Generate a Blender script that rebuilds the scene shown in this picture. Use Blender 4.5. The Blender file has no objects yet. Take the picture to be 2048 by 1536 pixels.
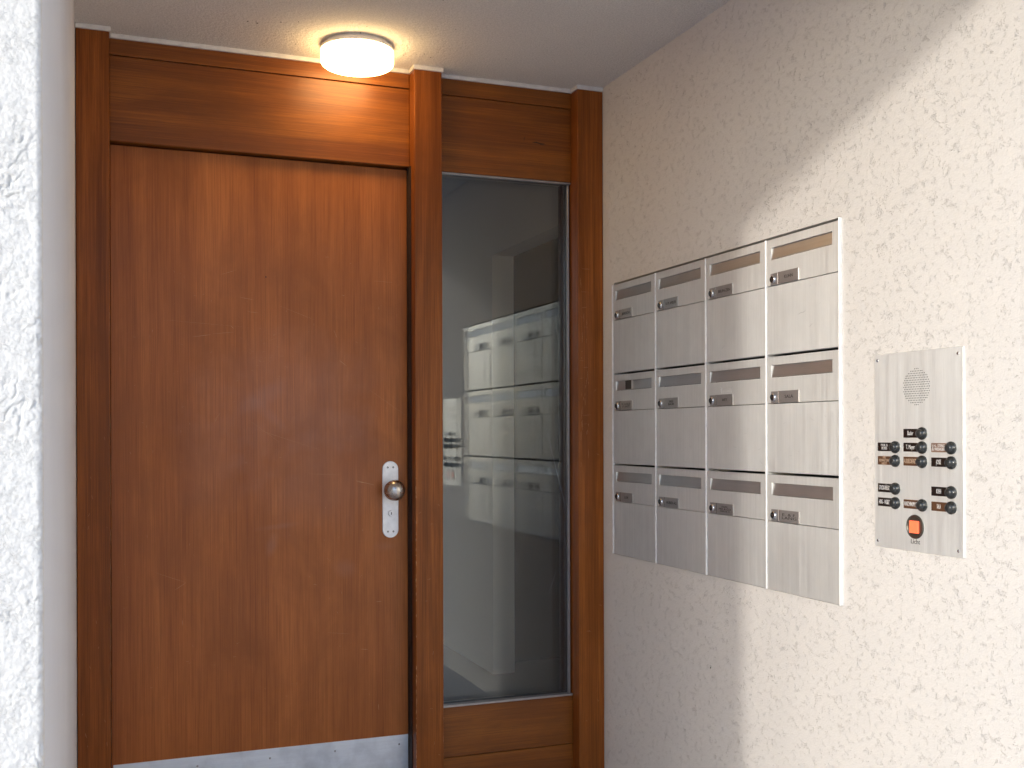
import bpy, bmesh, math, random
from mathutils import Vector, Matrix, noise
random.seed(7)
S = bpy.context.scene
C = S.collection

# ------------------------------------------------------------------ camera
TH = 0.366781; ROLL = 0.0030816; CAM_H = 1.146
cd = bpy.data.cameras.new("camera"); cam = bpy.data.objects.new("camera", cd); C.objects.link(cam)
fw = Vector((math.sin(TH), math.cos(TH), 0)); rt0 = Vector((math.cos(TH), -math.sin(TH), 0)); up0 = Vector((0, 0, 1))
rt = rt0*math.cos(ROLL) - up0*math.sin(ROLL); up = up0*math.cos(ROLL) + rt0*math.sin(ROLL)
cam.matrix_world = Matrix(((rt.x, up.x, -fw.x, 0), (rt.y, up.y, -fw.y, 0), (rt.z, up.z, -fw.z, CAM_H), (0, 0, 0, 1)))
cd.sensor_width = 36; cd.lens = 2156.01/2048*36; cd.shift_y = 98.67/2048
cd.clip_start = 0.05; cd.clip_end = 2000
cd.dof.use_dof = True; cd.dof.focus_distance = 2.9; cd.dof.aperture_fstop = 22
S.camera = cam

# ------------------------------------------------------------------ sky, sun, exposure
SUN = Vector((1, 0.683, -0.2468)).normalized()
w = bpy.data.worlds.new("World"); S.world = w; w.use_nodes = True
nt = w.node_tree; nt.nodes.clear()
o = nt.nodes.new("ShaderNodeOutputWorld"); bg = nt.nodes.new("ShaderNodeBackground"); sk = nt.nodes.new("ShaderNodeTexSky")
sk.sky_type = 'NISHITA'; sk.sun_disc = False
sk.sun_elevation = math.asin(-SUN.z); sk.sun_rotation = math.atan2(-SUN.x, -SUN.y)
sk.air_density = 1.0; sk.dust_density = 2.0; sk.ozone_density = 4.5
bg.inputs[1].default_value = 0.15
nt.links.new(sk.outputs[0], bg.inputs[0]); nt.links.new(bg.outputs[0], o.inputs[0])
sl = bpy.data.lights.new("sun", 'SUN'); sl.energy = 2.0; sl.angle = math.radians(2.1); sl.color = (.262, 0.247, 0.223)
so = bpy.data.objects.new("sun", sl); C.objects.link(so)
so.rotation_euler = SUN.to_track_quat('-Z', 'Y').to_euler(); so.location = (-6, -4, 3)
vs = S.view_settings; vs.view_transform = 'Standard'; vs.look = 'None'; vs.exposure = 1.50; vs.gamma = 1; vs.use_curve_mapping = False
S.cycles.max_bounces = 12; S.cycles.diffuse_bounces = 8; S.cycles.glossy_bounces = 6; S.cycles.transparent_max_bounces = 12; S.cycles.caustics_reflective = True
S.cycles.use_denoising = True

# ------------------------------------------------------------------ node helpers
def newmat(name):
    m = bpy.data.materials.new(name); m.use_nodes = True
    t = m.node_tree; t.nodes.clear()
    out = t.nodes.new("ShaderNodeOutputMaterial"); p = t.nodes.new("ShaderNodeBsdfPrincipled")
    t.links.new(p.outputs[0], out.inputs[0])
    return m, t, p, out
def N(t, typ, **kw):
    n = t.nodes.new(typ)
    for k, v in kw.items():
        if k.startswith('i_'):
            key = k[2:]; key = int(key) if key.isdigit() else key.replace('_', ' ')
            n.inputs[key].default_value = v
        else: setattr(n, k, v)
    return n
def L(t, a, b): t.links.new(a, b)
def coords(t, scale=(1, 1, 1), which='Object', rot=(0, 0, 0)):
    c = N(t, "ShaderNodeTexCoord"); m = N(t, "ShaderNodeMapping"); m.inputs['Scale'].default_value = scale; m.inputs['Rotation'].default_value = rot
    L(t, c.outputs[which], m.inputs[0]); return m.outputs[0]
def noi(t, vec, scale, detail=2, rough=.5, dist=0):
    n = N(t, "ShaderNodeTexNoise"); n.inputs['Scale'].default_value = scale; n.inputs['Detail'].default_value = detail
    n.inputs['Roughness'].default_value = rough; n.inputs['Distortion'].default_value = dist
    L(t, vec, n.inputs['Vector']); return n.outputs['Fac']
def mp(t, v, a, b, c=0, d=1, smooth=False):
    n = N(t, "ShaderNodeMapRange"); n.inputs[1].default_value = a; n.inputs[2].default_value = b
    n.inputs[3].default_value = c; n.inputs[4].default_value = d
    if smooth: n.interpolation_type = 'SMOOTHSTEP'
    L(t, v, n.inputs[0]); return n.outputs[0]
def ma(t, op, a, b=None, c=None):
    n = N(t, "ShaderNodeMath", operation=op)
    for i, x in enumerate((a, b, c)):
        if x is None: continue
        if isinstance(x, (int, float)): n.inputs[i].default_value = x
        else: L(t, x, n.inputs[i])
    return n.outputs[0]
def mixc(t, f, a, b):
    n = N(t, "ShaderNodeMix", data_type='RGBA')
    if isinstance(f, (int, float)): n.inputs[0].default_value = f
    else: L(t, f, n.inputs[0])
    for i, x in ((6, a), (7, b)):
        if isinstance(x, tuple): n.inputs[i].default_value = (*x, 1)
        else: L(t, x, n.inputs[i])
    return n.outputs[2]
def bump(t, p, h, dist, strength=1.0):
    b = N(t, "ShaderNodeBump"); b.inputs['Strength'].default_value = strength; b.inputs['Distance'].default_value = dist
    L(t, h, b.inputs['Height']); L(t, b.outputs[0], p.inputs['Normal'])

def plaster(name, col, worm=1.0, grain=1.0, worm_scale=34, dist=0.0022, grain_shade=0.0, wc=.06, thr=0.0):
    m, t, p, out = newmat(name)
    v = coords(t, which='Object')
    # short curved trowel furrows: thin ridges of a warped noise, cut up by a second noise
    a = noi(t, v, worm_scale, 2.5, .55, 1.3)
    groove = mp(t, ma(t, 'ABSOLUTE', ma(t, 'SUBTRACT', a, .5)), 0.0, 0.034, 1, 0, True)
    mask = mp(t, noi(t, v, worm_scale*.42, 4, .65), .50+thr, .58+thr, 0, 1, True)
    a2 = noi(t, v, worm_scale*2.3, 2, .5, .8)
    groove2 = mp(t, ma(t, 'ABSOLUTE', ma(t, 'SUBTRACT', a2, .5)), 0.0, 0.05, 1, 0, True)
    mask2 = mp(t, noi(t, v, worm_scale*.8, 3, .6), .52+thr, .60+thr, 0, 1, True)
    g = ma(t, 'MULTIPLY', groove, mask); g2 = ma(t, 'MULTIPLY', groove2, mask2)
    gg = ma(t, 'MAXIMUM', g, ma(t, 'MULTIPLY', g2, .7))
    fine = noi(t, v, 240, 3, .7)
    lump = noi(t, v, 70, 3, .6)
    h = ma(t, 'ADD', ma(t, 'MULTIPLY', gg, -worm*.75), ma(t, 'ADD', ma(t, 'MULTIPLY', fine, .32*grain), ma(t, 'MULTIPLY', lump, .38*grain)))
    bump(t, p, h, dist)
    big = noi(t, v, 1.7, 3, .6)
    c = mixc(t, mp(t, big, .3, .7, 0, 1), tuple(x*.95 for x in col), col)
    c = mixc(t, ma(t, 'MULTIPLY', gg, wc), c, tuple(x*.55 for x in col))  # furrows darkened in colour to read as groove shade
    if grain_shade:
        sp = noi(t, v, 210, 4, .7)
        c = mixc(t, mp(t, sp, .42, .62, 0, grain_shade), c, tuple(x*.45 for x in col))  # shade between the plaster grains mixed into the colour
    st = noi(t, v, .9, 5, .65)
    c = mixc(t, mp(t, st, .5, .75, 0, .14), c, tuple(x*.72 for x in col))
    L(t, c, p.inputs['Base Color']); p.inputs['Roughness'].default_value = 1.0
    p.inputs['Specular IOR Level'].default_value = .06
    return m
M = {}
M['wall'] = plaster('render_plaster', (.715, .68, .645), .8, 2.1, 84, .0013, wc=.02, grain_shade=.06, thr=.03)
M['facade'] = plaster('rough_facade_render', (.74, .725, .70), .4, 1.2, 120, .0012, grain_shade=.18)
M['reveal'] = plaster('smooth_reveal_render', (.74, .75, .79), .1, .5, 30, .0007)  # return side tinted cool, its bluish shade put into the colour
M['ceiling'] = plaster('ceiling_roughcast', (.90, .865, .82), .0, 1.8, 30, .010, grain_shade=.34)
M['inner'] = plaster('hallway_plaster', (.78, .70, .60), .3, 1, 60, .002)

def flat(name, col, rough=.6, metal=0, spec=.5, emis=None, es=0, nb=0, coat=0):
    m, t, p, out = newmat(name)
    v = coords(t); f = noi(t, v, 40, 4, .6)
    c = mixc(t, mp(t, f, .3, .7, 0, 1), tuple(x*.88 for x in col), tuple(min(1, x*1.06) for x in col))
    L(t, c, p.inputs['Base Color']); p.inputs['Metallic'].default_value = metal
    L(t, mp(t, f, .3, .7, rough*.9, min(1, rough*1.1)), p.inputs['Roughness'])
    p.inputs['Specular IOR Level'].default_value = spec; p.inputs['Coat Weight'].default_value = coat
    if emis: p.inputs['Emission Color'].default_value = (*emis, 1); p.inputs['Emission Strength'].default_value = es
    return m

def wood(name, vertical, dark, mid, light, gloss=.34, fine=.5, knots=False, glow_smudge=False, coat=(.18, .28), ior=1.5):
    m, t, p, out = newmat(name)
    sc = (1, .045, 1) if vertical else (.045, 1, 1)
    v = coords(t, sc)
    oi = N(t, "ShaderNodeObjectInfo"); rnd = ma(t, 'MULTIPLY', oi.outputs['Random'], 7.0)
    ad = N(t, "ShaderNodeVectorMath", operation='ADD'); L(t, v, ad.inputs[0]); L(t, rnd, ad.inputs[1]); v = ad.outputs[0]
    bands = noi(t, v, 6 if glow_smudge else 11, 6, .68, 1.0)
    fig = noi(t, v, 60, 5, .6, .4)
    vs_ = coords(t, (1, .010, 1) if vertical else (.010, 1, 1)); ad2 = N(t, "ShaderNodeVectorMath", operation='ADD'); L(t, vs_, ad2.inputs[0]); L(t, rnd, ad2.inputs[1])
    streak = noi(t, ad2.outputs[0], 330, 5, .75)
    c = mixc(t, mp(t, bands, .34, .68, 0, 1, True), dark, light)
    c = mixc(t, mp(t, fig, .3, .7, .25, .75), c, mid)
    c = mixc(t, mp(t, streak, .47, .64, 0, .85*fine), c, tuple(x*.38 for x in dark))
    c = mixc(t, mp(t, streak, .44, .32, 0, .45*fine), c, tuple(min(1, x*1.5) for x in light))
    v2 = coords(t)
    blot = noi(t, coords(t, (1.6, .8, 1) if vertical else (.8, 1.6, 1)), 3.4, 5, .62, .4)
    c = mixc(t, mp(t, blot, .44, .70, 0, .62), c, tuple(x*.62 for x in mid))
    rough = mp(t, noi(t, v2, 5, 5, .65), .3, .7, gloss*.8, gloss*1.35)
    if glow_smudge:
        # painted glow and sheen of reflected sunlight, with varnish smudges among the patches
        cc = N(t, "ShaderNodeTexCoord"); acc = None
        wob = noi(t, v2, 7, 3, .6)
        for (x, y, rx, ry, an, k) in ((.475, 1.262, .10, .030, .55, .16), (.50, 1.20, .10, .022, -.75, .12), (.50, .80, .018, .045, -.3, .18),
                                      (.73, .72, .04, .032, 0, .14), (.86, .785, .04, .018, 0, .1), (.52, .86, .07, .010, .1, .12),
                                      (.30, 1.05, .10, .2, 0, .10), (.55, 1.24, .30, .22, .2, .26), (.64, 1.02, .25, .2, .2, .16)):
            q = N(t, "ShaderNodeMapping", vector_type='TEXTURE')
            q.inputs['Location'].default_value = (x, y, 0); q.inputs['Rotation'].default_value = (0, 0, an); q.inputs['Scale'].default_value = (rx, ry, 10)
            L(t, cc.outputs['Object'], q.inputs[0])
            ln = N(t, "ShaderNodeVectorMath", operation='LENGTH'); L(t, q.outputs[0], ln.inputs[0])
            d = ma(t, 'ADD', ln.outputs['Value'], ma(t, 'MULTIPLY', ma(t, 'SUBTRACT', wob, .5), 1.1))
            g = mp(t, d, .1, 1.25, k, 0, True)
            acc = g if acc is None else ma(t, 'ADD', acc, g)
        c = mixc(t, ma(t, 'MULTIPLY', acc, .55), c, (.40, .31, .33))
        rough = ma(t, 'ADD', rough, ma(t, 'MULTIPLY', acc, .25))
    if knots:
        vo = N(t, "ShaderNodeTexVoronoi"); vo.inputs['Scale'].default_value = 3.1
        L(t, coords(t, (1, 3, 1)), vo.inputs['Vector'])
        k = mp(t, vo.outputs['Distance'], .02, .10, .85, 0, True)
        c = mixc(t, k, c, tuple(x*.3 for x in dark))
    L(t, c, p.inputs['Base Color']); L(t, rough, p.inputs['Roughness'])
    p.inputs['Specular IOR Level'].default_value = .14
    p.inputs['Coat IOR'].default_value = ior; p.inputs['Coat Weight'].default_value = coat[0]; p.inputs['Coat Roughness'].default_value = coat[1]
    bump(t, p, streak, .00025, .6)
    return m
M['wood_v'] = wood('varnished_post_wood', True, (.14, .034, .005), (.28, .079, .013), (.46, .145, .027))
M['wood_h'] = wood('varnished_board_wood', False, (.14, .033, .003), (.24, .067, .006), (.39, .130, .013), coat=(.60, .40))
M['wood_d'] = wood('varnished_door_veneer', True, (.27, .078, .018), (.42, .130, .032), (.57, .195, .052), gloss=.36, fine=.45, glow_smudge=True, coat=(.26, .28))
M['dark_strip'] = flat('dark_brown_strip', (.030, .014, .009), .7)
M['white'] = flat('white_painted_strip', (.74, .71, .68), .6)
M['lampbase'] = flat('white_lamp_base', (.78, .76, .74), .4)
M['scratch'] = flat('bare_wood_scratch', (.55, .30, .14), .6)
M['gscr'] = flat('pale_glass_scratch', (.16, .17, .19), .5)
M['scuff'] = flat('pale_scuff', (.62, .62, .61), .5, .4)
M['crack'] = flat('dark_resin_crack', (.035, .012, .004), .6)
M['black'] = flat('black_button_plastic', (.022, .024, .024), .32, coat=.3)
M['label'] = flat('dark_brown_label', (.012, .006, .004), .35)
M['label_brown'] = flat('brown_engraved_label', (.10, .045, .020), .4)
M['label_faded'] = flat('faded_brown_label', (.22, .135, .095), .5)
M['ink'] = flat('white_lettering', (.72, .70, .68), .6)
M['ink_tan'] = flat('tan_lettering', (.50, .36, .26), .6)
M['dark_ink'] = flat('dark_engraving', (.05, .045, .04), .6)
M['bezel'] = flat('dark_metal_bezel', (.10, .095, .08), .4, .7)
M['orange'] = flat('lit_orange_button', (.80, .13, .06), .35, emis=(1, .14, .05), es=.40)
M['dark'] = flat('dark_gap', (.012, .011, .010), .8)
M['key'] = flat('black_keyhole', (.004, .004, .004), .5)
M['brass'] = flat('satin_knob_metal', (.52, .48, .45), .27, 1)
M['stone'] = flat('grey_step_stone', (.62, .62, .63), .7)
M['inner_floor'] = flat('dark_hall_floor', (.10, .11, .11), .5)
M['paper'] = flat('white_sticker', (.68, .67, .66), .6)

def steel(name, col, rough, vertical=True, an=.6, spots=0.0, tangent=(0, 1, 0), metal=.93):
    m, t, p, out = newmat(name)
    sc = (1, .02, 1) if vertical else (.02, 1, 1)
    v = coords(t, sc)
    oi = N(t, "ShaderNodeObjectInfo"); ad = N(t, "ShaderNodeVectorMath", operation='ADD'); L(t, v, ad.inputs[0])
    L(t, ma(t, 'MULTIPLY', oi.outputs['Random'], 9), ad.inputs[1]); v = ad.outputs[0]
    st = noi(t, v, 900, 3, .75); st2 = noi(t, v, 120, 3, .6)
    cl = noi(t, coords(t), 9, 4, .6)
    k = ma(t, 'ADD', ma(t, 'MULTIPLY', st, .55), ma(t, 'MULTIPLY', st2, .45))
    c = mixc(t, mp(t, k, .35, .65, 0, 1), tuple(x*.92 for x in col), tuple(min(1, x*1.05) for x in col))
    c = mixc(t, mp(t, cl, .45, .75, 0, .2 + spots), c, tuple(x*.74 for x in col))
    L(t, c, p.inputs['Base Color']); p.inputs['Metallic'].default_value = metal
    L(t, mp(t, ma(t, 'ADD', ma(t, 'MULTIPLY', k, .7), ma(t, 'MULTIPLY', cl, .3)), .3, .7, rough*.85, rough*1.18), p.inputs['Roughness'])
    p.inputs['Anisotropic'].default_value = an
    cx = N(t, "ShaderNodeCombineXYZ")
    for i in range(3): cx.inputs[i].default_value = tangent[i]
    L(t, cx.outputs[0], p.inputs['Tangent'])
    bump(t, p, k, .00006, .8)
    return m
M['steel'] = steel('brushed_steel_front', (.80, .80, .785), .50, an=.7)
M['steel_panel'] = steel('brushed_steel_flap_panel', (.82, .82, .80), .48, an=.7)
M['steel_flap'] = steel('polished_slot_flap', (.62, .61, .60), .46, False, .3, tangent=(0, 0, 1))
M['steel_edge'] = flat('bright_aluminium_edge', (.92, .92, .92), .45, .35)
M['plate'] = steel('intercom_brushed_plate', (.86, .86, .845), .50, metal=.86)
M['name'] = flat('grey_name_plate', (.40, .38, .37), .35, .6)
M['lock'] = flat('lock_chrome', (.60, .60, .62), .25, 1)
M['alu'] = flat('satin_aluminium', (.86, .86, .88), .45, .5)
M['kick'] = steel('worn_kick_plate_metal', (.82, .88, .98), .5, False, .2, spots=.9, tangent=(1, 0, 0))
M['bead'] = flat('grey_glazing_bead', (.42, .41, .42), .35, .8)

def glassmat(name, f0, tint):
    m, t, p, out = newmat(name); t.nodes.remove(p)
    tr = N(t, "ShaderNodeBsdfTransparent"); tr.inputs[0].default_value = (*tint, 1)
    gl = N(t, "ShaderNodeBsdfGlossy"); gl.inputs['Roughness'].default_value = .0; gl.inputs[0].default_value = (.90, .95, 1, 1)
    fr = N(t, "ShaderNodeLayerWeight"); fr.inputs[0].default_value = .12
    f = ma(t, 'ADD', ma(t, 'MULTIPLY', fr.outputs['Fresnel'], .9), f0)
    mx = N(t, "ShaderNodeMixShader"); L(t, f, mx.inputs[0]); L(t, tr.outputs[0], mx.inputs[1]); L(t, gl.outputs[0], mx.inputs[2])
    L(t, mx.outputs[0], out.inputs[0]); return m
M['glass'] = glassmat('window_glass', .040, (.95, .95, .94))
m, t, p, out = newmat('lamp_opal')
p.inputs['Base Color'].default_value = (.9, .85, .8, 1)
p.inputs['Emission Color'].default_value = (1, .66, .28, 1); p.inputs['Emission Strength'].default_value = 6.2
M['opal'] = m
def ground_mat():
    m, t, p, out = newmat('pavement_asphalt')
    v = coords(t); f = noi(t, v, 120, 4, .7); b = noi(t, v, .6, 4, .6)
    c = mixc(t, mp(t, f, .35, .7), (.60, .60, .61), (.74, .74, .74)); c = mixc(t, mp(t, b, .4, .7, 0, .4), c, (.54, .54, .55))
    L(t, c, p.inputs['Base Color']); p.inputs['Roughness'].default_value = .9; bump(t, p, f, .004); return m
M['ground'] = ground_mat()

# ------------------------------------------------------------------ object helpers
def tag(o, label=None, cat=None, group=None, kind=None):
    if label: o['label'] = label
    if cat: o['category'] = cat
    if group: o['group'] = group
    if kind: o['kind'] = kind
    return o
def link(name, bm, mat, parent=None, mats=None, smooth=False):
    me = bpy.data.meshes.new(name); bmesh.ops.recalc_face_normals(bm, faces=bm.faces[:]); bm.to_mesh(me); bm.free()
    for x in (mats or [mat]): me.materials.append(x)
    if smooth:
        for f in me.polygons: f.use_smooth = True
    o = bpy.data.objects.new(name, me); C.objects.link(o)
    if parent: o.parent = parent
    return o
RW = Matrix(((0, 0, -1, 1.6), (-1, 0, 0, 0), (0, 1, 0, 0), (0, 0, 0, 1)))      # right wall frame: u = towards camera, v up, w out of the wall
DW = Matrix(((1, 0, 0, 0), (0, 0, -1, 0), (0, 1, 0, 0), (0, 0, 0, 1)))         # door wall frame: u right, v up, w towards the viewer
def thing(name, label, cat, base, loc, group=None):
    """Empty at loc (u, v, w of the frame); children are modelled in (u, v, w) relative to it."""
    o = bpy.data.objects.new(name, None); o.empty_display_size = .05; C.objects.link(o)
    o.matrix_world = base @ Matrix.Translation(Vector(loc)); tag(o, label, cat, group); return o
def box(bm, lo, hi, bev=0, seg=1, mi=0):
    lo = Vector(lo); hi = Vector(hi)
    r = bmesh.ops.create_cube(bm, size=1)
    vs_ = r['verts']
    for v in vs_: v.co = Vector([(lo[i]+hi[i])/2 + v.co[i]*(hi[i]-lo[i]) for i in range(3)])
    fs = list({f for v in vs_ for f in v.link_faces})
    for f in fs: f.material_index = mi
    if bev:
        bmesh.ops.bevel(bm, geom=list({e for v in vs_ for e in v.link_edges}), offset=bev, segments=seg, affect='EDGES', profile=.5)
    return bm
def B(lo, hi, bev=0, seg=1): return box(bmesh.new(), lo, hi, bev, seg)
def lathe(bm, prof, cu, cv, seg=40, cw=0, axis='w'):
    """prof = [(radius, height)...] turned about the w axis at (cu, cv)"""
    rings = []
    for r, h in prof:
        if r < 1e-6: rings.append([bm.verts.new((cu, cv, cw+h))])
        else: rings.append([bm.verts.new((cu+r*math.cos(2*math.pi*i/seg), cv+r*math.sin(2*math.pi*i/seg), cw+h)) for i in range(seg)])
    for a, b in zip(rings, rings[1:]):
        for i in range(seg):
            j = (i+1) % seg
            q = [a[i % len(a)], a[j % len(a)], b[j % len(b)], b[i % len(b)]]
            u = []
            for x in q:
                if x not in u: u.append(x)
            if len(u) > 2: bm.faces.new(u)
    return bm
def disc(bm, cu, cv, r, h0, h1, seg=16):
    return lathe(bm, [(0, h1), (r, h1), (r, h0), (0, h0)], cu, cv, seg)
def text(s, size, mat, parent, u, v, w, name='lettering', width=None, shear=0):
    cu = bpy.data.curves.new('tmp', 'FONT'); cu.body = s; cu.size = size; cu.align_x = 'CENTER'; cu.align_y = 'CENTER'
    cu.extrude = .00015; cu.resolution_u = 2; cu.shear = shear; cu.space_line = .82
    ob = bpy.data.objects.new('tmp', cu); C.objects.link(ob)
    dg = bpy.context.evaluated_depsgraph_get(); dg.update()
    me = bpy.data.meshes.new_from_object(ob.evaluated_get(dg)); bpy.data.objects.remove(ob); bpy.data.curves.remove(cu)
    me.materials.clear(); me.materials.append(mat)
    xs = [q.co.x for q in me.vertices]; k = 1
    if width and xs and max(xs)-min(xs) > 0: k = width/(max(xs)-min(xs))
    for q in me.vertices: q.co = Vector((u+q.co.x*k, v+q.co.y, w+q.co.z))
    me.name = name
    o = bpy.data.objects.new(name, me); C.objects.link(o); o.parent = parent; return o

# ------------------------------------------------------------------ the setting
DF = 3.2965        # front plane of the posts (y)
CEIL = 2.3145
def wall_sheet(name, us, vs, hole, mat, M4, depth, label, cat):
    """wall slab in frame coords with rectangular holes (hole(i,j) -> True skips the cell), hole rims closed"""
    bm = bmesh.new(); g = {}
    for i, u in enumerate(us):
        for j, v in enumerate(vs):
            g[i, j] = (bm.verts.new((u, v, 0)), bm.verts.new((u, v, -depth)))
    nu, nv = len(us)-1, len(vs)-1
    solid = lambda i, j: 0 <= i < nu and 0 <= j < nv and not hole(i, j)
    for i in range(nu):
        for j in range(nv):
            if not solid(i, j): continue
            q = [g[i, j], g[i+1, j], g[i+1, j+1], g[i, j+1]]
            bm.faces.new([x[0] for x in q]); bm.faces.new([x[1] for x in reversed(q)])
            for (di, dj, a, b) in ((-1, 0, q[0], q[3]), (1, 0, q[1], q[2]), (0, -1, q[0], q[1]), (0, 1, q[3], q[2])):
                if not solid(i+di, j+dj): bm.faces.new([a[0], b[0], b[1], a[1]])
    bmesh.ops.delete(bm, geom=[v for v in bm.verts if not v.link_faces], context='VERTS')
    o = link(name, bm, mat); o.matrix_world = M4; tag(o, label, cat); return o
# mailbox field: y 3.218 .. 2.0435, z .747 .. 1.637 ; in the frame u = -y
MU0, MU1, MV0, MV1 = -3.2185, -2.0425, .7460, 1.6425
right = wall_sheet('right_wall', [-3.4365, MU0, MU1, 6.0], [-.05, MV0, MV1, CEIL],  # runs on unseen past the porch, lengthened to bounce sunlight in
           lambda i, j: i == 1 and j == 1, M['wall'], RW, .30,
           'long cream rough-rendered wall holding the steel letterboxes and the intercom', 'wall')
right['kind'] = 'structure'

o = link('upper_bounce_wall', B((1.6, -6.0, CEIL+.002), (1.9, .684, 5.4)), M['wall']); tag(o, 'unseen cream rendered wall added beyond the porch slab to bounce sunlight', 'wall', kind='structure')  # unseen wall added to bounce sunlight into the porch
# left wall: near corner with real relief, return running back to the frame
def left_wall():
    X0, Y0, Rr = -.0580, 1.3184, .007
    prof = []
    for x in (-3.0, -1.5, -.8, -.4, -.25, -.2): prof.append((x, Y0, 0, -1, 0))
    x = -.18
    while x < X0-Rr: prof.append((x, Y0, 0, -1, 1)); x += .0011
    for k in range(9):
        a = math.pi/2*k/8; prof.append((X0-Rr+Rr*math.sin(a), Y0+Rr-Rr*math.cos(a), math.sin(a), -math.cos(a), 1))
    y = Y0+Rr+.0012; st = .0012
    while y < 3.30:
        k = max(0, 1-(y-Y0-Rr)/.05)
        prof.append((X0, y, 1, 0, .10+.9*k**2)); st = st*1.035 if y > Y0+.03 else st; y += st
    prof.append((X0, 3.30, 1, 0, .1)); prof.append((X0, 3.44, 1, 0, 0))
    zs = [-.05, .3, .6]
    z = .70
    while z < 1.70: zs.append(z); z += .0014
    zs += [1.72, 1.78, 1.9, 2.1, CEIL]
    bm = bmesh.new(); rows = []
    for z in zs:
        row = []
        for (x, y, nx, ny, k) in prof:
            d = 0
            if k:
                p = Vector((x, y, z))
                n1 = noise.noise(p*62 + Vector((3, 1, 7))); n2 = noise.noise(p*150); n3 = noise.noise(p*330)
                n4 = noise.noise(p*24 + Vector((9, 2, 1)))
                pit = max(0, .16-abs(noise.noise(Vector((p.x+p.y, p.z, 0))*55 + Vector((n1, n2, 0))*.5)))/.16 * max(0, noise.noise(p*30)+.05)*1.6
                d = k*(.0006*n1 + .0008*n2 + .0006*n3 + .0004*n4 - .0022*pit)
            row.append(bm.verts.new((x+nx*d, y+ny*d, z)))
        rows.append(row)
    for a, b in zip(rows, rows[1:]):
        for i in range(len(prof)-1):
            f = bm.faces.new([a[i], a[i+1], b[i+1], b[i]]); f.smooth = True
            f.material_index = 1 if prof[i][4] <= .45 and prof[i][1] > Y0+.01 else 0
    # body behind the skin
    me = bpy.data.meshes.new('left_wall')
    n0 = len(prof)
    ext = [(-3.0, 3.44)]
    # close top, bottom and back with simple faces
    back = [bm.verts.new((-3.0, 3.44, z)) for z in (zs[0], zs[-1])]
    bm.faces.new([rows[0][-1], back[0], back[1], rows[-1][-1]])
    bm.faces.new([rows[0][0], rows[-1][0], back[1], back[0]])
    bm.to_mesh(me); bm.free()
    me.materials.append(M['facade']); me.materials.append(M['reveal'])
    o = bpy.data.objects.new('left_wall', me); C.objects.link(o)
    tag(o, 'near white coarse-rendered wall corner in full sun at the left edge', 'wall', kind='structure')
left_wall()
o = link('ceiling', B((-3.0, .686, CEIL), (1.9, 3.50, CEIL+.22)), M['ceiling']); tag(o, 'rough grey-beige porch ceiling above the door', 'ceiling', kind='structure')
o = link('porch_floor', B((-3.0, .60, -.15), (1.60, 3.42, 0)), M['stone']); o['kind'] = 'structure'
o = link('ground', B((-400, -400, -.30), (400, 400, -.151)), M['ground']); o['kind'] = 'structure'
o = link('step', B((-3.0, .25, -.149), (1.9, .598, -.02), .005), M['stone']); o['kind'] = 'structure'
bm = bmesh.new()
for i in range(16):
    a = random.uniform(0, 6.28); d = random.uniform(.14, .34); rr_ = random.uniform(.0012, .0028)
    disc(bm, .69+d*math.cos(a)*1.1-.05, 3.17+d*math.sin(a)*.5, rr_, CEIL-.0006, CEIL+.001, 7)
for i in range(9): disc(bm, random.uniform(.1, 1.4), random.uniform(2.2, 3.2), random.uniform(.0008, .0018), CEIL-.0006, CEIL+.001, 7)
fly = link('fly_speck', bm, M['crack'], bpy.data.objects['ceiling']); fly['kind'] = 'stuff'
# hallway seen through the glass
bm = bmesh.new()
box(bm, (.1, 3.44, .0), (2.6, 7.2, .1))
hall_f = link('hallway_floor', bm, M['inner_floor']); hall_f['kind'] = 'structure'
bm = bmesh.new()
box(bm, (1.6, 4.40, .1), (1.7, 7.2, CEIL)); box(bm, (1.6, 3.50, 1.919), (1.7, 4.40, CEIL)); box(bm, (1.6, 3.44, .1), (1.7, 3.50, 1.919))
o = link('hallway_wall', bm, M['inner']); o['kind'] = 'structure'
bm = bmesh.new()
box(bm, (0.0, 3.44, .1), (.1, 7.2, CEIL)); box(bm, (.1, 7.2, .1), (1.7, 7.3, .4)); box(bm, (.1, 7.2, 2.2), (1.7, 7.3, CEIL)); box(bm, (2.6, 3.44, .1), (2.7, 4.6, CEIL)); box(bm, (1.7, 4.6, .1), (2.6, 4.7, CEIL)); box(bm, (1.9, 3.34, .1), (2.6, 3.44, CEIL))  # unseen back wall left open so daylight brightens the hallway
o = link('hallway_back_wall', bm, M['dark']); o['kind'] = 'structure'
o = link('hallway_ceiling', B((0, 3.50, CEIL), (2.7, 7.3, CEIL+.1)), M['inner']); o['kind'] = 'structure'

# ------------------------------------------------------------------ door frame with transom boards and side window
fr = thing('door_frame', 'brown wooden door frame with transom boards and narrow glazed side window', 'door frame', DW, (0, 0, -DF))
# frame coordinates: u = x, v = z, w = 0 at the front of the posts, negative = further back
R_ = -.052; DOOR = -.080
PL, PR = -.0560, .0337; ML, MR = .9385, 1.0300; QL, QR = 1.5052, 1.5985
TOPW = 2.3010
for (a, b) in ((PL, PR), (ML, MR), (QL, QR)):
    link('post', B((a, 0.0, -.12), (b, TOPW, 0), .0022, 2), M['wood_v'], fr)
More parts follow.
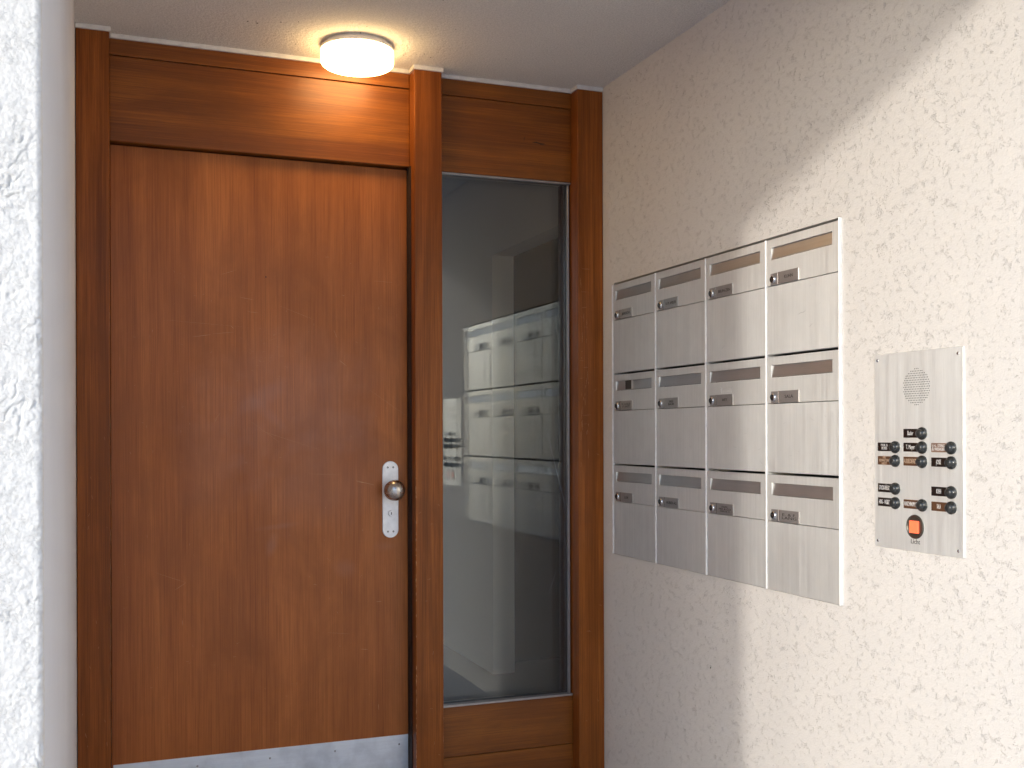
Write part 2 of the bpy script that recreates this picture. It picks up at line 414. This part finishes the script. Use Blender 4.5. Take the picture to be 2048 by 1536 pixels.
# white sealing strip stepping round the post heads
for nm, lo, hi in (('s', (PL-.0005, TOPW, -.12), (PR+.004, CEIL-.0005, .0055)), ('s', (PR+.0045, TOPW, -.12), (ML-.0045, CEIL-.0005, R_+.0055)),
                   ('s', (ML-.004, TOPW, -.12), (MR+.004, CEIL-.0005, .0055)), ('s', (MR+.0045, TOPW, -.12), (QL-.0045, CEIL-.0005, R_+.0055)), ('s', (QL-.004, TOPW, -.12), (QR, CEIL-.0005, .0055))):
    link('sealing_strip', B(lo, hi, .001), M['white'], fr)
g = .0004
link('transom_board', B((PR+g, 2.2540, -.12), (ML-g, TOPW-.0005, R_), .0012), M['wood_h'], fr)
link('transom_board', B((PR+g, 2.0030, -.11), (ML-g, 2.2515, R_-.0015), .0015), M['wood_h'], fr)
link('transom_board', B((MR+g, 2.2490, -.12), (QL-g, TOPW-.0005, R_), .0012), M['wood_h'], fr)
link('transom_board', B((MR+g, 1.9985, -.11), (QL-g, 2.2470, R_-.0015), .0015), M['wood_h'], fr)
link('lower_board', B((MR+g, .0925, -.11), (QL-g, .2540, R_), .0015), M['wood_h'], fr)
link('lower_board', B((MR+g, .0, -.11), (QL-g, .0905, R_-.001), .0015), M['wood_h'], fr)
link('post_side_shade', B((ML-.0030, .0, -.119), (ML-.0004, 2.0025, -.040)), M['dark_strip'], fr)  # dark strip put in for the shaded side of the post
link('rebate', B((PR+g, 1.9990, -.16), (ML-.0036, 2.0022, -.100)), M['dark_strip'], fr)
# side window
GW0, GW1, GH0, GH1 = MR+.001, QL-.001, .2545, 1.9978
fr_y = R_
wn = link('window_pane', B((GW0+.004, GH0+.004, -.0790), (GW1-.004, GH1-.004, -.0750)), M['glass'], fr)
wn2 = link('window_pane', B((GW0+.004, GH0+.004, -.1170), (GW1-.004, GH1-.004, -.1130)), M['glass'], fr)
link('glazing_bead', B((GW0, GH1-.0065, -.0745), (GW1, GH1, -.0555), .001), M['bead'], fr)
link('glazing_bead', B((GW0, GH0, -.0745), (GW1, GH0+.0075, -.0505), .001), M['bead'], fr)
link('glazing_bead', B((GW1-.0105, GH0+.008, -.0745), (GW1-.004, GH1-.007, -.0600), .001), M['bead'], fr)
link('glazing_bead', B((GW0, GH0+.008, -.0745), (GW0+.006, GH1-.007, -.0600), .001), M['bead'], fr)
link('pane_spacer', B((GW1-.022, GH0+.004, -.1125), (GW1-.004, GH1-.004, -.0795)), M['dark_strip'], fr)
link('pane_spacer', B((GW0+.004, GH0+.004, -.1125), (GW0+.012, GH1-.004, -.0795)), M['dark_strip'], fr)
# chipped varnish along the arrises
def slivers(name, segs, w, parent, mat):
    bm = bmesh.new()
    for (u, v, ln, th, an) in segs:
        c, s_ = math.cos(an), math.sin(an); n = 3; pts = []
        for i in range(n+1):
            f = i/n-.5; ww = th*(1-abs(f)*1.6)*(.7+.6*random.random()); off = (random.random()-.5)*th*1.5
            pts.append((u+f*ln*c - off*s_, v+f*ln*s_+off*c, max(ww, th*.1)))
        up_ = [bm.verts.new((x-s_*q, y+c*q, w)) for x, y, q in pts]; dn = [bm.verts.new((x+s_*q, y-c*q, w)) for x, y, q in pts]
        for i in range(n): bm.faces.new([dn[i], dn[i+1], up_[i+1], up_[i]])
        # give each sliver a little thickness
    r = bmesh.ops.extrude_face_region(bm, geom=bm.faces[:])
    for v in [x for x in r['geom'] if isinstance(x, bmesh.types.BMVert)]: v.co.z -= .0004
    o = link(name, bm, mat, parent); o['kind'] = 'stuff'; return o
seg = []
for i in range(70):
    z = .02+1.0*random.random()**1.6
    seg.append((ML+.0006+.001*random.random(), z, .004+.014*random.random(), .0005+.0006*random.random(), math.pi/2+.1*(random.random()-.5)))
for i in range(26): seg.append((MR-.002*random.random()-.0004, 1.6*random.random(), .004+.02*random.random(), .0003, math.pi/2))
for i in range(18): seg.append((random.choice((ML, QL))+.01+.07*random.random(), .1+1.2*random.random(), .004+.01*random.random(), .0003, random.uniform(0, 3.1)))
for i in range(34): seg.append((QL+.008+.03*random.random(), 1.0+.7*random.random(), .005+.03*random.random(), .00022, random.choice((math.pi/2, 0.05, math.pi/2))+random.uniform(-.1, .1)))
slivers('chipped_varnish', seg, .0003, fr, M['scratch'])
seg = [(PR-.0008, .25+1.3*random.random(), .01+.05*random.random(), .0004, math.pi/2) for i in range(30)]
seg += [(random.uniform(PL+.01, PR-.01), random.uniform(.2, 1.7), random.uniform(.004, .014), .0003, random.uniform(1.2, 1.9)) for i in range(14)]
slivers('chipped_varnish', seg, .0003, fr, M['scratch'])

seg = [(1.385, 2.1215, .045, .0022, -.05), (1.40, 2.119, .022, .0014, .1), (1.335, 2.132, .016, .0012, 1.3), (1.30, 2.262, .012, .0014, .4)]
slivers('resin_crack', seg, R_-.0010, fr, M['crack'])
def glass_pt(px, py):
    X = (px-1024) - (py-768)*ROLL; Y = (px-1024)*ROLL + py; F = 2156.01
    u = X/F; v = -(Y-98.67-768)/F; rr = Vector((math.sin(TH)+u*math.cos(TH), math.cos(TH)-u*math.sin(TH), v)); k = 3.371/rr.y
    return rr.x*k, CAM_H+rr.z*k
seg = []
for (x0, y0, x1, y1, th) in ((1090, 848, 1131, 1012, .0008), (1097, 1190, 1113, 1140, .0007), (1060, 900, 1066, 930, .0004)):
    a = glass_pt(x0, y0); b = glass_pt(x1, y1); d = Vector((b[0]-a[0], b[1]-a[1])); seg.append(((a[0]+b[0])/2, (a[1]+b[1])/2, d.length, th, math.atan2(d.y, d.x)))
slivers('glass_scratch', seg, -.0746, fr, M['gscr'])
# ------------------------------------------------------------------ the door
dr = thing('front_door', 'flush reddish-brown wooden front door with metal kick plate and round knob', 'door', DW, (0, 0, -DF))
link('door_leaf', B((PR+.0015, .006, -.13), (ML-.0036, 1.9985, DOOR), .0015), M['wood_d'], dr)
kp = link('kick_plate', B((PR+.0055, .012, DOOR+.0001), (ML-.0048, .1752, DOOR+.0022), .0006), M['kick'], dr)
for u in (.2772, .4928, .6951, .903, .08):
    link('screw', lathe(bmesh.new(), [(0, .0032), (.0025, .0030), (.0032, .0022), (.0032, .0015)], u, .1456, 12, DOOR), M['lock'], kp, smooth=True)
# lock plate
lp = bmesh.new(); cu_, v0, v1, r_ = .8766, .8120, 1.0580, .0262
pts = []
for i in range(25): a = math.pi*i/24; pts.append((cu_+r_*math.cos(a), v1-r_+r_*math.sin(a)))
for i in range(25): a = math.pi+math.pi*i/24; pts.append((cu_+r_*math.cos(a), v0+r_+r_*math.sin(a)))
f = lp.faces.new([lp.verts.new((x, y, DOOR+.0001)) for x, y in pts])
e = bmesh.ops.extrude_face_region(lp, geom=[f])
for v in [x for x in e['geom'] if isinstance(x, bmesh.types.BMVert)]: v.co.z += .006
tf = [x for x in lp.faces if all(abs(v.co.z-(DOOR+.0061)) < 1e-5 for v in x.verts)]
bmesh.ops.bevel(lp, geom=list({ed for x in tf for ed in x.edges}), offset=.0015, segments=2, affect='EDGES', profile=.5)
lpo = link('lock_plate', lp, M['alu'], dr)
for (u, v) in ((cu_-.009, v1-.020), (cu_+.009, v1-.020), (cu_-.009, v0+.020), (cu_+.009, v0+.020)):
    link('screw', lathe(bmesh.new(), [(0, .0060), (.0018, .0062), (.0027, .0066), (.0030, .0061)], u, v, 12, DOOR), M['bezel'], lpo)
# knob
kb = bmesh.new(); prof = [(0.015, .006), (.0145, .012), (.0115, .016), (.0108, .024), (.0120, .028)]
Rk = .0335; cz = .028+.0285
for i in range(3, 25): a = -math.pi/2 + math.pi*i/24; prof.append((Rk*math.cos(a)*1.0, cz+Rk*.88*math.sin(a)))
prof[-1] = (0, cz+Rk*.88)
lathe(kb, prof, cu_, .9665, 40, DOOR)
link('knob', kb, M['brass'], dr, smooth=True)
cy = link('lock_cylinder', lathe(bmesh.new(), [(0, .0125), (.0085, .0125), (.0098, .0115), (.0100, .006)], cu_+.001, .8905, 28, DOOR), M['alu'], dr, smooth=False)
link('keyhole', B((cu_-.0003, .8865, DOOR+.0121), (cu_+.0023, .8945, DOOR+.0128)), M['key'], cy)
# scratches in the varnish, at the places the door shows them
P = lambda px, py: (0.0413+(px-228)*.00152, 0.0)
seg = []
def door_uv(px, py):      # position on the door measured off the photograph's wall plane
    F = 2156.01; dx, dy = px-1024, py-768; X = dx - dy*ROLL; Y = dx*ROLL + dy
    u = X/F; v = -(Y-98.67)/F
    r = Vector((math.sin(TH)+u*math.cos(TH), math.cos(TH)-u*math.sin(TH), v)); k = 3.3765/r.y
    return r.x*k, CAM_H+r.z*k
for (x0, y0, x1, y1, th) in ((385, 674, 422, 669, .0007), (425, 668, 470, 664, .0004), (442, 549, 474, 540, .0005), (679, 721, 694, 732, .0009), (713, 961, 748, 970, .0010),
                             (712, 963, 730, 966, .0008), (480, 594, 508, 600, .0005), (495, 623, 518, 626, .0004), (428, 842, 441, 826, .0005), (429, 845, 434, 838, .0006),
                             (651, 514, 658, 514, .0006), (748, 562, 785, 565, .0004), (700, 527, 703, 527, .0005), (462, 652, 468, 657, .0007), (684, 590, 690, 592, .0006),
                             (753, 1203, 764, 1203, .0007), (721, 1298, 736, 1299, .0006), (668, 660, 674, 675, .0004), (310, 1145, 372, 1165, .0003), (350, 1180, 372, 1166, .0005),
                             (627, 1168, 634, 1170, .0006), (508, 857, 640, 900, .0003), (498, 840, 560, 885, .0003), (757, 1408, 758, 1420, .0006), (365, 1240, 366, 1252, .0006),
                             (655, 1265, 700, 1268, .0003), (560, 612, 630, 640, .0003), (620, 948, 680, 949, .0003), (740, 780, 810, 830, .0002), (330, 640, 500, 655, .0002)):
    a = door_uv(x0, y0); b = door_uv(x1, y1); d = Vector((b[0]-a[0], b[1]-a[1]))
    seg.append(((a[0]+b[0])/2, (a[1]+b[1])/2, d.length, th*.8, math.atan2(d.y, d.x)))
for i in range(120):
    seg.append((random.uniform(.06, .92), random.uniform(.25, 1.75), random.uniform(.002, .010), random.uniform(.00015, .0004), random.choice((math.pi/2, random.uniform(-.3, .3), random.uniform(0, 3.1)))))
for i in range(40): seg.append((random.gauss(.49, .06), random.gauss(1.40, .05), random.uniform(.003, .012), random.uniform(.0001, .0003), random.uniform(-.4, .4)))
slivers('scratch', seg, DOOR+.0003, dr, M['scratch'])
q = door_uv(532, 554)
link('nail_hole', disc(bmesh.new(), q[0], q[1], .0022, DOOR+.0001, DOOR+.0004, 10), M['key'], dr)

# ------------------------------------------------------------------ ceiling lamp (frame: w points down from the ceiling)
CW = Matrix(((1, 0, 0, .7313), (0, -1, 0, 3.1905), (0, 0, -1, CEIL), (0, 0, 0, 1)))
lm = thing('ceiling_lamp', 'round lit opal ceiling lamp above the door', 'ceiling lamp', CW, (0, 0, 0))
link('lamp_mount', lathe(bmesh.new(), [(0, .0002), (.098, .0002), (.098, .009), (0, .009)], 0, 0, 56), M['lampbase'], lm)
link('lamp_base', lathe(bmesh.new(), [(0, .0092), (.106, .0092), (.1085, .0105), (.1085, .019), (.1075, .0205), (0, .0205)], 0, 0, 64), M['lampbase'], lm, smooth=False)
pr = [(0, .0208), (.1090, .0208)]
for i in range(9): a = math.pi/2*i/8; pr.append((.1090-.014+.014*math.cos(a), .052+.012*math.sin(a)))
pr += [(.05, .0655), (0, .066)]
link('lamp_shade', lathe(bmesh.new(), pr, 0, 0, 64), M['opal'], lm, smooth=True)

# ------------------------------------------------------------------ letterboxes
PU, PV = .2925, .2975
U0 = -3.2145; VT = 1.6370
mf = thing('letterbox_bank', 'recessed wall cabinet with bright aluminium strips holding the twelve steel letterboxes', 'letterbox bank', RW, (0, 0, 0))
link('back_panel', B((MU0+.0005, MV0+.0005, -.16), (MU1-.0005, MV1-.0005, -.150)), M['dark'], mf)
for i in range(5):
    u = U0 - .0005 + PU*i
    if i == 0: lo, hi = u-.0035, u+.0022
    elif i == 4: lo, hi = u-.0022, u+.0020
    else: lo, hi = u-.0030, u+.0030
    link('frame_strip', B((lo, MV0+.001, -.148), (hi, MV1-.0012 - (.0055 if i < 4 else 0), .0085), .0008), M['steel_edge'], mf)
link('trim_edge', B((MU0+.0006, MV0+.0004, -.14), (MU1-.0060, MV0+.0030, .0015)), M['bead'], mf)
def letterbox_proto():
    t_ = bpy.data.objects.new('letterbox', None); t_.empty_display_size = .05; C.objects.link(t_)
    # local: u 0..PU from the left strip, v downwards negative from the box top, w outwards
    a, b = .0042, PU-.0042
    su0, su1, sv0, sv1 = .0225, .2665, -.0545, -.0232
    # upper panel with the slot cut out: four bars of one mesh
    bm = bmesh.new(); gx = [a, su0, su1, b]; gy = [-.1195, sv0, sv1, -.0028]; g_ = {}
    for i, x in enumerate(gx):
        for j, y in enumerate(gy): g_[i, j] = (bm.verts.new((x, y, .0065)), bm.verts.new((x, y, -.012)))
    for i in range(3):
        for j in range(3):
            if i == 1 and j == 1: continue
            q = [g_[i, j], g_[i+1, j], g_[i+1, j+1], g_[i, j+1]]
            bm.faces.new([x[0] for x in q]); bm.faces.new([x[1] for x in reversed(q)])
            for (di, dj, p0, p1) in ((-1, 0, q[0], q[3]), (1, 0, q[1], q[2]), (0, -1, q[0], q[1]), (0, 1, q[3], q[2])):
                ii, jj = i+di, j+dj
                if not (0 <= ii < 3 and 0 <= jj < 3) or (ii == 1 and jj == 1): bm.faces.new([p0[0], p1[0], p1[1], p0[1]])
    link('upper_panel', bm, M['steel_panel'], t_)
    # slot flap, hinged at the top, leaning a little inwards below
    bm = B((su0+.0006, sv0+.0010, .0005), (su1-.0006, sv1-.0004, .0022))
    piv = Vector((0, sv1, .0022)); ro = Matrix.Translation(piv) @ Matrix.Rotation(math.radians(-7), 4, 'X') @ Matrix.Translation(-piv)
    bmesh.ops.transform(bm, matrix=ro, verts=bm.verts)
    fl = link('slot_flap', bm, M['steel_flap'], t_)
    link('box_door', B((a, -.2940, -.012), (b, -.1210, .0060), .0009), M['steel'], t_)
    link('box_body', B((a, -.2935, -.14), (b, -.0040, -.0125)), M['dark'], t_)
    lk = link('lock_housing', B((.0228, -.1192, .0066), (.0545, -.0895, .0082), .0005), M['name'], t_)
    link('lock_cylinder', lathe(bmesh.new(), [(0, .0135), (.0065, .0135), (.0085, .0125), (.0105, .0110), (.0112, .0082)], .0345, -.1045, 24), M['lock'], lk, smooth=True)
    kh = lathe(bmesh.new(), [(.0040, .01375), (.0074, .01375), (.0074, .0132), (.0040, .0132), (.0040, .01375)], .0345, -.1045, 20)
    box(kh, (.0336, -.1085, .0133), (.0354, -.1005, .0139))
    link('keyway', kh, M['key'], lk)
    link('name_plate', B((.0585, -.1190, .0066), (.1400, -.0893, .0090), .0005), M['name'], t_)
    link('plate_rim', B((.0556, -.1188, .0066), (.0578, -.0895, .0088)), M['lock'], t_)
    return t_
def kids(o): return [c for c in bpy.data.objects if c.parent == o]
proto = letterbox_proto(); bpy.context.view_layer.update()
tree = [(c, kids(c)) for c in kids(proto)]
LBL = [['topmost letterbox nearest the door, in shade', 'top-row letterbox second from the door with a bluish slot flap', 'top-row letterbox crossed by the slanting sun edge, third from the door', 'sunlit letterbox in the upper right corner of the bank'],
       ['middle-row letterbox nearest the door with a sticker on its slot', 'middle-row letterbox second from the door, fully in shade', 'middle-row letterbox with a torn white sticker above its name plate', 'sunlit letterbox in the middle of the right-hand column'],
       ['lowest letterbox nearest the door with a small pale name plate', 'bottom-row letterbox second from the door, in shade', 'bottom-row letterbox third from the door with a three-line name plate', 'lowest sunlit letterbox in the right-hand column, nearest the intercom']]
TX = [['BOESCH', 'R. M. AMSLER', 'BRUN-ZEN', 'KUHN'], ['M. HOLD\nP. RAST', 'FREI\nBAUR', 'WEY', 'SALA'], ['LUX', 'HUBER AG', 'FAM.\nMEI & CO\nHAUS 3', 'E. & F.\nLANG']]
for r in range(3):
    for c_ in range(4):
        if r == 0 and c_ == 0: o = proto
        else:
            o = proto.copy(); C.objects.link(o)
            for ch, gch in tree:
                k = ch.copy(); C.objects.link(k); k.parent = o
                for g2 in gch:
                    q = g2.copy(); C.objects.link(q); q.parent = k
        o.matrix_world = RW @ Matrix.Translation(Vector((U0+PU*c_, VT-PV*r, 0)))
        tag(o, LBL[r][c_], 'letterbox', 'letterboxes built into the rendered wall')
        tx = TX[r][c_]; nl = tx.count('\n')+1
        text(tx, .0115 if nl == 1 else (.0095 if nl == 2 else .0072), M['dark_ink'], o, .100, -.1045, .0092, width=min(.060, .0085*max(len(s) for s in tx.split('\n'))))
        random.seed(r*4+c_+11)
        # a slight individual hang of each flap and door
        for ch in kids(o):
            if ch.name.startswith('box_door'): ch.location.z = random.uniform(-.0005, .0006)
            if ch.name.startswith('slot_flap'): ch.rotation_euler.x = 0; ch.location.z = random.uniform(-.0008, .0002)
        sg = [(random.uniform(.02, .27), random.uniform(-.28, -.13), random.uniform(.004, .018), random.uniform(.0002, .0005), random.uniform(-.8, .8)) for i in range(5)]
        if (r, c_) == (2, 3): sg += [(.066, -.238, .010, .0012, -.7), (.076, -.243, .012, .0014, -.15), (.086, -.241, .010, .0010, .5)]
        if (r, c_) == (0, 3): sg += [(.150, -.20, .03, .0012, .15)]
        slivers('scuff', sg, .0064, o, M['scuff'])
        if (r, c_) == (1, 0):
            link('slot_sticker', B((.088, -.053, .0045), (.128, -.024, .0050)), M['dark_ink'], o); link('slot_sticker', B((.130, -.053, .0045), (.139, -.024, .0050)), M['paper'], o)
        if (r, c_) == (1, 2):
            bm = B((.085, -.0870, .0066), (.131, -.0845, .0070)); box(bm, (.075, -.0855, .0066), (.083, -.071, .0071)); box(bm, (.089, -.078, .0066), (.128, -.073, .0070)); box(bm, (.123, -.0725, .0066), (.131, -.0846, .0071))
            link('torn_sticker', bm, M['paper'], o)

# ------------------------------------------------------------------ intercom
ic = thing('intercom_panel', 'brushed steel intercom panel with black bell buttons and an orange light button', 'intercom', RW, (0, 0, 0))
IU0, IU1, IV0, IV1 = -1.9290, -1.6680, .8960, 1.3155
ip = link('face_plate', B((IU0, IV0, -.002), (IU1, IV1, .0040), .0006), M['plate'], ic)
for (u, v) in ((IU0+.010, IV0+.013), (IU1-.014, IV0+.013), (IU0+.010, IV1-.013), (IU1-.014, IV1-.013)):
    link('screw', lathe(bmesh.new(), [(0, .0050), (.0022, .0052), (.0034, .0044), (.0036, .0040)], u, v, 12), M['lock'], ic, smooth=True)
bm = bmesh.new(); cu0, cv0 = -1.7985, 1.2408
for j in range(-8, 9):
    for i in range(-9, 10):
        u = i*.0047+(.00235 if j % 2 else 0); v = j*.0047
        if (u/.0400)**2+(v/.0385)**2 < 1:
            disc(bm, cu0+u, cv0+v, .00115, .0038, .00425, 6)
o = link('speaker_hole', bm, M['dark'], ic); o['kind'] = 'stuff'
def bell(u0, v, tx, lab, ink, wd, knob_u):
    l = link('name_label', B((u0, v-.0093, .0041), (u0+.0430, v+.0093, .0062), .0006), lab, ic)
    nl = tx.count('\n')+1
    text(tx, .0135 if nl == 1 else .0085, ink, l, u0+.0215, v, .0064, width=wd)
    for uu in (u0+.0022, u0+.0408): link('label_pin', disc(bmesh.new(), uu, v+.0002, .0012, .0062, .0068, 8), M['lock'], l)
    pr = [(.0126, .0041), (.0132, .0075), (.0124, .0100), (.0108, .0104), (.0100, .0092), (.0094, .0092), (.0090, .0150), (.0074, .0172), (.0040, .0180), (0, .0182)]
    link('bell_button', lathe(bmesh.new(), pr, knob_u, v-.0003, 28), M['black'], ic, smooth=True)
A, Bk, Cc = -1.9165, -1.8360, -1.7545
row = [1.1435, 1.1143, 1.0847, 1.0252, .9945]
dk, br_, fd = M['label'], M['label_brown'], M['label_faded']; ik, tn = M['ink'], M['ink_tan']
for (col, rr, tx, lab, ink, wd) in ((Bk, 0, 'Bader', dk, ik, .017), (A, 1, 'PAUL &\nBURRI', dk, ik, .021), (Bk, 1, 'T. Meyer', dk, ik, .026), (Cc, 1, 'J.+L. STING\n& WENGER', fd, ik, .036),
        (A, 2, 'FREI\nVERWALTUNG\nHAUS 3', br_, tn, .034), (Bk, 2, 'A.RIEDERER', br_, tn, .038), (Cc, 2, 'JOSE', dk, ik, .014), (A, 3, 'STUCKI-RÜEGG', dk, ik, .033),
        (A, 4, 'HUG - WEBER', dk, ik, .034), (Bk, 4, 'WASCHRAUM 12', br_, ik, .038), (Cc, 3, 'KUHN', dk, ik, .013), (Cc, 4, 'SALA', br_, ik, .011)):
    bell(col, row[rr], tx, lab, ink, wd, col+.0430+.0130)
lb = link('light_button_bezel', lathe(bmesh.new(), [(0, .0046), (.0212, .0046), (.0236, .0070), (.0250, .0064), (.0254, .0041)], -1.8030, .9478, 36), M['bezel'], ic, smooth=False)
link('light_button', B((-1.8160, .9345, .0047), (-1.7900, .9605, .0095), .0015, 2), M['orange'], lb)
text('Licht', .0140, M['dark_ink'], ic, -1.8030, .9165, .0042)
# screw plug in the wall below the letterboxes
pl = thing('wall_plug', 'small empty screw hole in the render below the letterboxes', 'wall plug', RW, (-2.6182, .4887, 0))
link('plug_rim', lathe(bmesh.new(), [(.0028, .0002), (.0034, .0014), (.0050, .0012), (.0062, 0)], 0, 0, 14), M['wall'], pl)
link('plug_hole', disc(bmesh.new(), 0, 0, .0028, .0001, .0006, 12), M['key'], pl)
